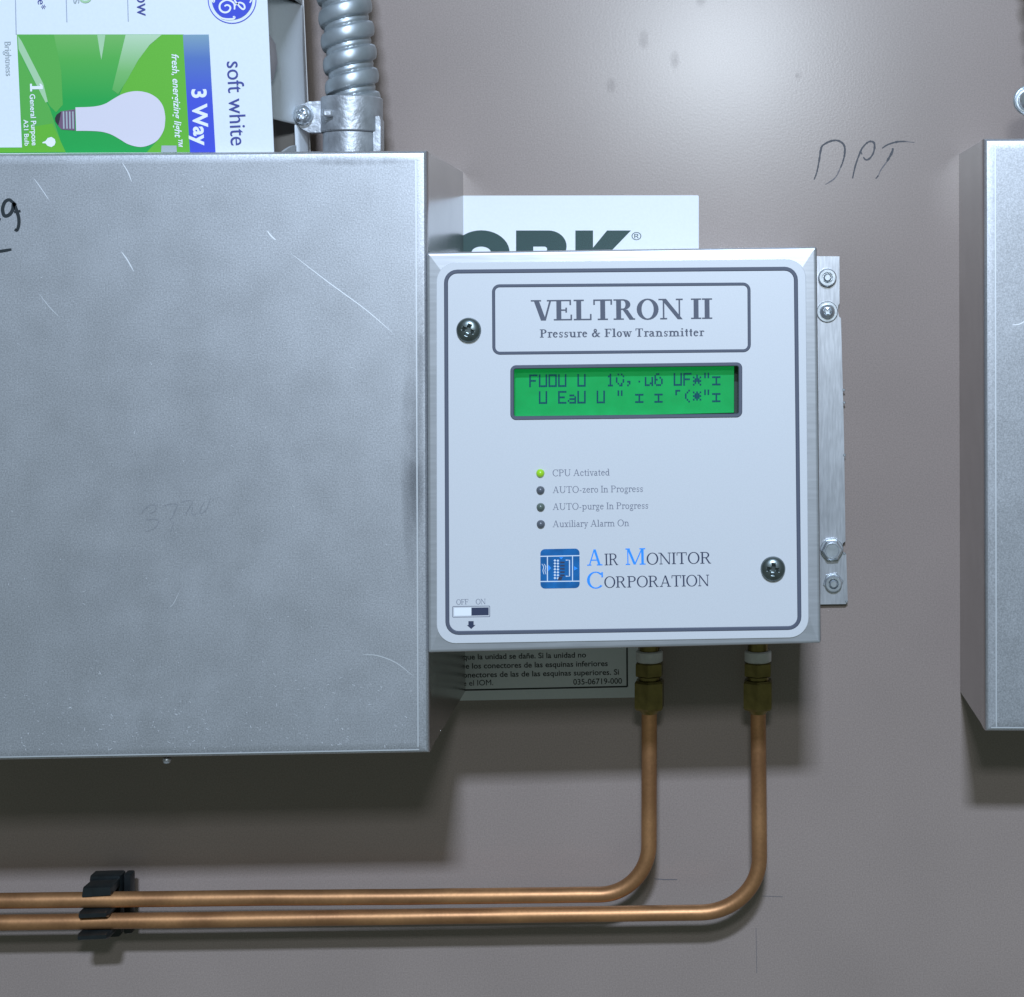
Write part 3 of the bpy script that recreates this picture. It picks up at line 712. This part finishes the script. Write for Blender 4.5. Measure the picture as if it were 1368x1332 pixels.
# ------------------------------------------------------------------ copper tubes with their fittings
dt = .022
fu = frame(dt); ku = fu.k
def tube(name, label, xt, ytop, xb, yb, bend, pts):
    t = thing(name, label, 'tube', fu(xt, ytop, dt), 'copper tubes below the transmitter')
    path = [fu(xt + (xb - xt) * i / 8, ytop + (yb - ytop) * i / 8) for i in range(9)]
    x1, y1 = pts[0]
    n = 18; rx = xb - x1; ry = y1 - yb
    for i in range(1, n):
        a = i / n * math.pi / 2
        path.append(fu(xb - rx + rx * math.cos(a), yb + ry * math.sin(a)))
    path += [fu(x, y + random.uniform(-.25, .25)) for x, y in catmull(pts, 5)]
    path = [p.copy() for p in path]
    obj('pipe', sweep(path, 10.3 * ku, 28), M['copper'], t, 60)
    x = xt
    zc = lambda y: fu(x, y).z
    def hexa(nm, y0, y1, r, mat_, n=6, a0=.35, ch=1.5):
        c = fu(x, y1); H = zc(y0) - zc(y1); q = ch * ku
        return obj(nm, lathe(c, [(r * ku * .9, 0), (r * ku, q), (r * ku, H - q), (r * ku * .9, H)], 'z', n, a0), mat_, t, 25)
    hexa('thread', 855, 870, 13.5, M['brass'], 24)
    hexa('collar', 869, 884, 18.0, M['ptfe'], 28)
    hexa('adapter_hex', 884.2, 903, 20.0, M['brass'], 6, .45)
    hexa('adapter_neck', 902, 909, 14.5, M['brass'], 28)
    hexa('compression_nut', 908, 947, 21.5, M['brass'], 6, .45, 3)
    obj('ferrule', lathe(fu(x, 953), [(11 * ku, 0), (14 * ku, 4 * ku), (16 * ku, 7 * ku)], 'z', 24), M['brass'], t, 40)
    return t
tube('copper_tube', 'copper tube from the left fitting, upper of the two horizontal runs', 867.5, 900, 867, 1128, 66, [(801, 1195), (600, 1197.5), (300, 1200), (0, 1203.5), (-260, 1207)])
tube('copper_tube', 'copper tube from the right fitting, lower of the two horizontal runs', 1012.5, 900, 1014.5, 1146, 70, [(936, 1219), (700, 1222.5), (400, 1227), (0, 1232.5), (-260, 1237)])

# ------------------------------------------------------------------ tube clip
clip = thing('tube_clip', 'black plastic clip holding both copper tubes to the wall', 'clip', fu(142, 1225, 0))
fz = frame(.004)
obj('base', loft(frame(.006), [(122, 1188), (163, 1187), (163, 1249), (121, 1251)], 3, [(0, 0), (0, .0078)], n=3), M['clip'], clip)
fy = frame(.014)
obj('block', loft(fy, [(119, 1170), (161, 1169), (162, 1194), (117, 1195)], 3, [(0, .0078), (0, .0125), (1.5, .014)], n=3), M['clip'], clip)
obj('side_rib', loft(fy, [(163, 1169.5), (173.5, 1169), (174, 1250), (163, 1250.5)], 2, [(0, .0078), (0, .0115), (1.5, .0125)], n=3), M['clip'], clip)
obj('top_lip', loft(fu, [(113, 1182), (152, 1180.5), (152.8, 1194), (111, 1197)], 3, [(1, .0142), (0, .0235), (1.5, .0250)], n=3), M['clip'], clip)
obj('jaw', loft(fu, [(109, 1213), (149.5, 1211.5), (150.5, 1221.5), (108, 1223.5)], 4, [(0, .0106), (0, .025), (2.5, .027)], n=4), M['clip'], clip)
obj('jaw', loft(fu, [(107, 1242.5), (149.5, 1240.5), (150.5, 1250.5), (107, 1252.5)], 4, [(0, .0106), (0, .025), (2.5, .027)], n=4), M['clip'], clip)

# ------------------------------------------------------------------ flexible conduit and its connector
dc = .042
def conduit(dx, dy, label, lab2, washer):
    fc = frame(dc); k = fc.k
    t = obj('flexible_conduit', ([Vector((0, 0, 0))], []), M['conduit'], None, 0, origin=fc(474 + dx, 131 + dy)) if False else None
    na, V, Fc = 72, [], []
    y0, y1 = 140, -330; nz = 420
    ax = [Vector((473.5 + dx, 150 + dy)), Vector((468.5 + dx, 90 + dy)), Vector((459.5 + dx, 0 + dy)), Vector((448 + dx, -100 + dy)), Vector((420 + dx, -340 + dy))]
    A = catmull(ax, 40); pitch = 31.2
    nz = int(len(A) * 2.2); acc = 0
    pts = []
    for i in range(nz):
        u = i / (nz - 1) * (len(A) - 1); j = min(int(u), len(A) - 2); pts.append(A[j].lerp(A[j + 1], u - j))
    # resample evenly
    L = [0]
    for i in range(1, len(pts)): L.append(L[-1] + (pts[i] - pts[i - 1]).length)
    N = int(L[-1] / 1.25); q = []; j = 0
    for i in range(N + 1):
        s = L[-1] * i / N
        while j < len(L) - 2 and L[j + 1] < s: j += 1
        q.append(pts[j].lerp(pts[j + 1], (s - L[j]) / max(L[j + 1] - L[j], 1e-6)))
    for i, p in enumerate(q):
        tn = (q[min(i + 1, N)] - q[max(i - 1, 0)]).normalized(); nx = Vector((-tn.y, tn.x))
        if nx.x < 0: nx = -nx
        s = L[-1] * i / N
        for a in range(na):
            th = 2 * math.pi * a / na
            ph = (s / pitch + th / (2 * math.pi) + .80) % 1.0
            # interlocked strip profile: convex band, narrow lip, groove
            if ph < .60: r = 34.0 + 2.2 * max(0.0, math.sin(math.pi * ph / .60)) ** .7
            elif ph < .66: r = 34.0 - 5.0 * (ph - .60) / .06
            elif ph < .94: r = 29.0 + 1.4 * math.sin(math.pi * (ph - .66) / .28)
            else: r = 29.0 + 5.0 * (ph - .94) / .06
            b = fc(p.x, p.y)
            V.append(b + Vector((nx.x * math.cos(th) * r * k, -math.sin(th) * r * k, -nx.y * math.cos(th) * r * k)))
    for i in range(N):
        for a in range(na):
            b = (a + 1) % na
            Fc.append((i * na + a, i * na + b, (i + 1) * na + b, (i + 1) * na + a))
    Fc.append(tuple(range(na))[::-1]); Fc.append(tuple(N * na + a for a in range(na)))
    o = obj('flexible_conduit', (V, Fc), M['conduit'], None, 50)
    o['label'] = label; o['category'] = 'conduit'; o['group'] = 'flexible metal conduits'
    # cast clamp connector
    cx = 470 + dx
    z = lambda y: fc(0, y + dy).z
    base = fc(cx, 219 + dy)
    t = thing('conduit_connector', lab2, 'connector', base, 'cast conduit connectors')
    def ringz(r0, r1, ya, yb, n=48):
        c = fc(cx, yb + dy); H = z(ya) - z(yb); b = 1.6 * k
        g = lathe(c, [(r1 * k - b, 0), (r1 * k, b), (r1 * k, H - b), (r1 * k - b, H), (r0 * k, H), (r0 * k, H - .003)], 'z', n)
        return g
    obj('clamp_strap', ringz(37, 41.0, 131, 178), M['cast'], t, 40)
    obj('body', ringz(36, 38.0, 177.5, 219.5), M['cast'], t, 40)
    obj('base_flange', ringz(30, 44.0, 206, 219.3, 8), M['cast'], t, 30)
    # bright side web
    obj('web', poly(fc, [(502 + dx, 158 + dy), (510 + dx, 157 + dy), (512 + dx, 163 + dy), (512 + dx, 218 + dy), (503 + dx, 218 + dy)], dc - .002, dc + .006), M['cast'], t, 20)
    # raised pad on the strap
    obj('pad', loft(fc, [(441 + dx, 151 + dy), (453 + dx, 151 + dy), (453 + dx, 160 + dy), (441 + dx, 160 + dy)], 2, [(0, dc + .008), (0, dc + .0125), (2, dc + .0130)], n=3), M['cast'], t, 30)
    # lug with its screw
    lug = [(435 + dx, 136 + dy), (416 + dx, 137 + dy), (405 + dx, 141 + dy), (398 + dx, 150 + dy), (399 + dx, 162 + dy), (404 + dx, 172 + dy), (415 + dx, 178 + dy), (436 + dx, 178 + dy)]
    obj('lug', poly(fc, lug, dc - .002, dc + .0035), M['cast'], t, 20)
    sc_ = obj('screw', screw_head(fc(408.5 + dx, 155 + dy, dc + .0042), (14.5 if washer else 13.0) * k, .0042, .5, rec=.55, wid=.16), M['zinc'], t, 50)
    sc2 = lathe(fc(408.5 + dx, 155 + dy, dc + .0035), [(13.5 * k, 0), (13.5 * k, .0006), (12 * k, .0009)], 'y', 32)
    if washer: sc2 = lathe(fc(408.5 + dx, 155 + dy, dc + .0035), [(20.5 * k, 0), (20.5 * k, .0010), (19.2 * k, .0014), (17.6 * k, .0012), (16.5 * k, .0007)], 'y', 32)
    obj('washer', sc2, M['zinc'], sc_, 30)
conduit(0, 0, 'ribbed galvanised flexible conduit rising behind the bulb carton', 'cast metal clamp connector at the foot of the ribbed conduit', False)
conduit(963, -19, 'flexible conduit above the right box, outside the photo', 'cast connector above the right box, only its screw in the photo', True)

# ------------------------------------------------------------------ light bulb carton on top of the left box
dC = .095
fc = frame(dC); kc = fc.k
cart = thing('bulb_carton', 'white and green light bulb carton standing on the left aluminium box', 'carton', fc(150, 204.6, .065))
def cq(x, y): return (x, y)
front_c = [(-110, -190), (348.7, -190), (366.2, 204.2), (-110, 207.2)]
fp = obj('front_panel', loft(fc, front_c, 1.0, [(0, dC - .0005), (0, dC - .0001), (.4, dC)], n=2), M['card'], cart, 30)
dK = .034
obj('back_panel', poly(fc, front_c, dK, dK + .0005), M['card_raw'], cart, 0)
def strip(a, b, th=1.5):
    (x0, y0), (x1, y1) = a, b; v = Vector((x1 - x0, y1 - y0)).normalized(); n = Vector((-v.y, v.x)) * th
    return [(x0, y0), (x1, y1), (x1 + n.x, y1 + n.y), (x0 + n.x, y0 + n.y)]
obj('bottom_panel', poly(fc, strip((-108, 205.5), (364.5, 202.3), -1.5), dK + .0006, dC - .0006), M['card_raw'], cart, 0)
obj('top_panel', poly(fc, strip((-109, -189.5), (347, -189.5), 1.5), dK + .0006, dC - .0006), M['card_raw'], cart, 0)
obj('side_panel', poly(fc, strip((-109.5, -187), (-109.5, 203), -1.5), dK + .0006, dC - .0006), M['card_raw'], cart, 0)
# right side: die cut card, a tongue curling into the carton between two openings
ex = lambda y: 348.7 + (y + 190) / 394.2 * 17.5 - .6
def side_piece(fn_u0, fn_u1, ya, yb, curl, nu=14, ny=40):
    V, Fc = [], []
    for i in range(ny + 1):
        y = ya + (yb - ya) * i / ny
        for j in range(nu + 1):
            u0, u1 = fn_u0(y), fn_u1(y); u = u0 + (u1 - u0) * j / nu
            V.append(fc(ex(y) - curl(u, y) / kc, y, dC - .0007 - u * (dC - dK - .0007)))
    for i in range(ny):
        for j in range(nu):
            a = i * (nu + 1) + j; Fc.append((a, a + nu + 1, a + nu + 2, a + 1))
    return V, Fc
flat = lambda u, y: 0.0
cl = lambda u: .024 * max(0.0, 1 - u) ** 1.35
tong0 = lambda y: .04 + (.76 * (1 - math.sqrt(max(0.0, 1 - (min(1.0, max(0.0, (y - 112) / 36))) ** 2))) if y > 112 else .45 * max(0, (38 - y) / 62) ** 1.2)
g1 = side_piece(tong0, lambda y: 1.0, -30, 148, lambda u, y: cl(u))
g2 = side_piece(lambda y: .80, lambda y: 1.0, 148, 204, lambda u, y: cl(u), nu=4)
g3 = side_piece(lambda y: .80 - .55 * max(0, (y - 178) / 26) ** .7, lambda y: .80, 178, 203.5, lambda u, y: cl(.8), nu=6)
g4 = side_piece(lambda y: .02, lambda y: 1.0, -188, -31, lambda u, y: .0003)
so = obj('side_panel', join(g1, g2, g3, g4), M['card'], cart, 50, label='die cut side panel with a curling tongue and openings')
mod = so.modifiers.new('thickness', 'SOLIDIFY'); mod.thickness = .0005
# the bulb in the carton
bc = frame(.070)(369, 82, .070) + Vector((-.0195, 0, 0))
bo = obj('light_bulb', lathe(bc + Vector((0, 0, -.028)), [(.010, 0), (.0104, .008), (.013, .014), (.018, .022), (.0195, .028), (.0188, .035), (.0145, .042), (.0075, .0465), (.0015, .048)], 'z', 40), M['p_bulb'], None, 60)
bo['label'] = 'white light bulb inside the carton, seen through its side opening'; bo['category'] = 'light bulb'

d1 = dC + .00004; d2 = dC + .00008; d3 = dC + .00012; d4 = dC + .00016; d5 = dC + .0002
def sh(x, y): return x + (y - 46) * .057        # the carton leans a little: x at the printed panel's slant
zz = lambda y: fc(0, y).z
# green field pieces
grad = gradient_mat('print_green_fade', -78 * kc, 78 * kc, [(0, (0.008, 0.33, 0.06)), (.45, (.012, .33, .055)), (.8, (.075, .38, .06)), (1, (.15, .42, .10))])
obj('green_panel', poly(fc, [(22.5, 46), (245.5, 46), (254.5, 203.4), (-108, 205.3), (-108, 197.5), (29.5, 197)], d1), grad, fp, 0)
lime = [poly(fc, [(24, 47), (72, 46.2), (82, 95), (84, 140), (75, 150), (66, 141), (50, 105)], d2),
        poly(fc, [(24.5, 70), (45, 108), (66, 143), (86, 203.3), (31, 204), (29.5, 197)], d2)]
obj('light_ray', join(*lime), M['p_green_mid'], fp, 0)
lime2 = [poly(fc, [(-107, 198), (29.5, 197.5), (40, 170), (70, 165), (88, 203.2), (-107, 205)], d3 + 3e-5), poly(fc, [(244.5, 46.3), (216, 46.5), (192, 68), (172, 100), (160, 126), (190, 160), (212, 186), (196, 203.6), (254, 203.2), (251, 130)], d2)]
obj('light_ray', join(*lime2), M['p_green_lime'] if False else M['p_green'], fp, 0)
pale = [poly(fc, [(24, 48), (29, 55), (58, 112), (64, 136), (61, 137), (45, 106), (25, 66)], d3), poly(fc, [(130, 46.6), (141, 46.6), (138, 66), (135.5, 80), (133, 66)], d3)]
obj('light_ray', join(*pale), M['p_green_pale'], fp, 0)
grad2 = gradient_mat('print_pale_fade', -50 * kc, 50 * kc, [(0, (0.06, .36, .06)), (.4, (.17, .44, .13)), (1, (.50, .64, .46))])
obj('light_ray', poly(fc, [(168, 46.5), (216, 46.5), (200, 60), (185, 80), (170, 107), (158, 126), (150, 120)], d3), grad2, fp, 0)
grad3 = gradient_mat('print_blue_fade', -78 * kc, 78 * kc, [(0, (.04, .065, .55)), (.45, (.045, .075, .55)), (.8, (.08, .16, .42)), (1, (.19, .31, .40))])
obj('blue_band', poly(fc, [(244.5, 46.4), (279, 46.2), (288, 203.2), (254, 203.4)], d4), grad3, fp, 0)
# bulb picture
def mirror(top, cy): return top + [(x, 2 * cy - y) for x, y in reversed(top)]
bulb = [(101, 143.5), (125, 142.5), (140, 139), (152, 132), (163, 126), (175, 122.5), (187, 122), (200, 125), (211, 132), (218, 142), (220.8, 154)]
low = [(220.8, 163), (219, 174), (212, 186), (202, 193), (188, 196.5), (172, 193), (160, 186), (148, 179.5), (135, 176), (118, 175), (102, 175)]
obj('bulb_picture', poly(fc, [tuple(v) for v in catmull(bulb + low, 4)], d5), M['p_bulb'], fp, 0)
obj('bulb_picture', poly(fc, [(100.5, 146), (81, 149), (77, 154), (76, 160), (78, 168), (82, 173), (100.5, 174.5)], d5 - 2e-5), M['p_plum'], fp, 0)
obj('bulb_picture', poly(fc, [(82, 149), (76, 153), (73.5, 158), (74, 162), (78, 168), (80, 160)], d5 + 1e-5), M['p_dark'], fp, 0)
for i in range(4): obj('bulb_thread', poly(fc, [(84 + i * 4.2, 149), (86 + i * 4.2, 149), (86.6 + i * 4.2, 172), (84.6 + i * 4.2, 172)], d5 + 2e-5), M['p_grey'], fp, 0)
obj('bulb_base_picture', poly(fc, [(216, 194.5), (236, 194.5), (236.5, 203.4), (215.5, 203.4)], d5), M['p_grey'], fp, 0)
ic = [(57, 190), (61, 188.6), (64, 184.5), (69, 183), (73.5, 186), (74.5, 190), (73, 194), (69, 196.5), (64, 195), (61, 191.5), (57, 191.5)]
# white lettering
wl = [text(fc, '3 Way', (256.5, 119.5), (260.0, 195), 19.5, d5, bold=.03),
      text(fc, 'fresh, energizing light\u2122', (229.5, 72.5), (234.5, 197), 9.3, d5, bold=.012, shear=.25),
      poly(fc, [(40.3, 112), (43, 112), (43, 115.2), (57.5, 115), (57.5, 116.5), (57.3, 119.2), (43.2, 119.4), (43.2, 122.3), (40.6, 122.4)], d5), poly(fc, [(57.5, 115), (54.5, 115.1), (52.5, 112), (55, 112)], d5 + 1e-5), text(fc, 'General Purpose', (40, 126), (43, 194.5), 7.0, d5, bold=.015), text(fc, 'A21 Bulb', (31.8, 160), (33.3, 195), 6.0, d5, bold=.012), poly(fc, ic, d5)]
for g_ in wl[:2] + [join(wl[2], wl[3])] + wl[4:6]: obj('lettering', g_, M['p_white'], fp, 0)
obj("bulb_icon", wl[6], M['p_white'], fp, 0)
il = [text(fc, 'soft white', (303, 82.5), (308.5, 194.5), 21.5, d5), text(fc, 'ow', (182.5, -7.5), (183.5, 21.5), 17, d5), text(fc, 'life*', (50, -10), (51, 12.5), 10, d5)]
for g_ in il: obj('lettering', g_, M['p_ink'], fp, 0)
gl_ = [text(fc, 'Brightness', (6, 56), (8, 101.5), 8.5, d5), text(fc, 's', (98, -3), (98.2, 5), 12, d5)]
for g_ in gl_: obj('lettering', g_, M['p_grey'], fp, 0)
obj('lettering', text(fc, '0', (106, -10.5), (106.4, 4.5), 16, d5), M['p_green_pale'], fp, 0, label='pale green figure cut by the photo edge')
for pts in ([(19.5, -60), (21.8, 46)], [(87, -60), (89.5, 29.5)], [(169, -60), (171.5, 28.5)]): obj('rule_line', ribbon(fc, pts, 1.1, d5, 0, False), M['p_line'], fp, 0)
# round emblem: blue disc, thin ring, white script
def circ(cx, cy, r, n=48): return [(cx + r * math.cos(2 * math.pi * i / n), cy + r * math.sin(2 * math.pi * i / n)) for i in range(n)]
ec = (310.2, -0.8)
obj('emblem', join(poly(fc, circ(*ec, 27.2), d4), ribbon(fc, circ(*ec, 32) + [(ec[0] + 32, ec[1])], 1.2, d4, 0, False)), M['p_blue'], fp, 0)
def c15(pts): return [(260 + x / 15.2, y / 15.2) for x, y in pts]
es = [ribbon(fc, c15([(610, 130), (650, 105), (700, 115), (730, 160), (700, 225), (630, 255), (560, 235), (515, 180), (515, 100), (560, 40), (650, 0), (740, 20), (800, 70), (815, 130), (812, 195)]), 2.5, d5, .2),
      ribbon(fc, c15([(790, -60), (830, 30), (880, 90), (930, 150), (985, 190), (1020, 160), (1000, 90), (930, 55), (880, 70), (820, 110)]), 2.3, d5, .2),
      ribbon(fc, c15([(540, 365), (640, 388), (740, 390), (800, 380), (815, 345), (780, 345)]), 2.4, d5, .3),
      ribbon(fc, c15([(335, -60), (350, 0), (390, 40), (400, 0), (380, -40)]), 2.4, d5, .2),
      ribbon(fc, c15([(1130, -60), (1150, 10), (1120, 60)]), 2.0, d5, .4),
      ribbon(fc, c15([(620, -50), (560, -110), (600, -200), (700, -220), (760, -150), (700, -80)]), 2.4, d5, .2), ribbon(fc, c15([(860, -60), (940, -120), (960, -210), (880, -240), (820, -160), (800, -60)]), 2.4, d5, .2)]
obj('emblem_mark', join(*es), M['p_white'], fp, 0)
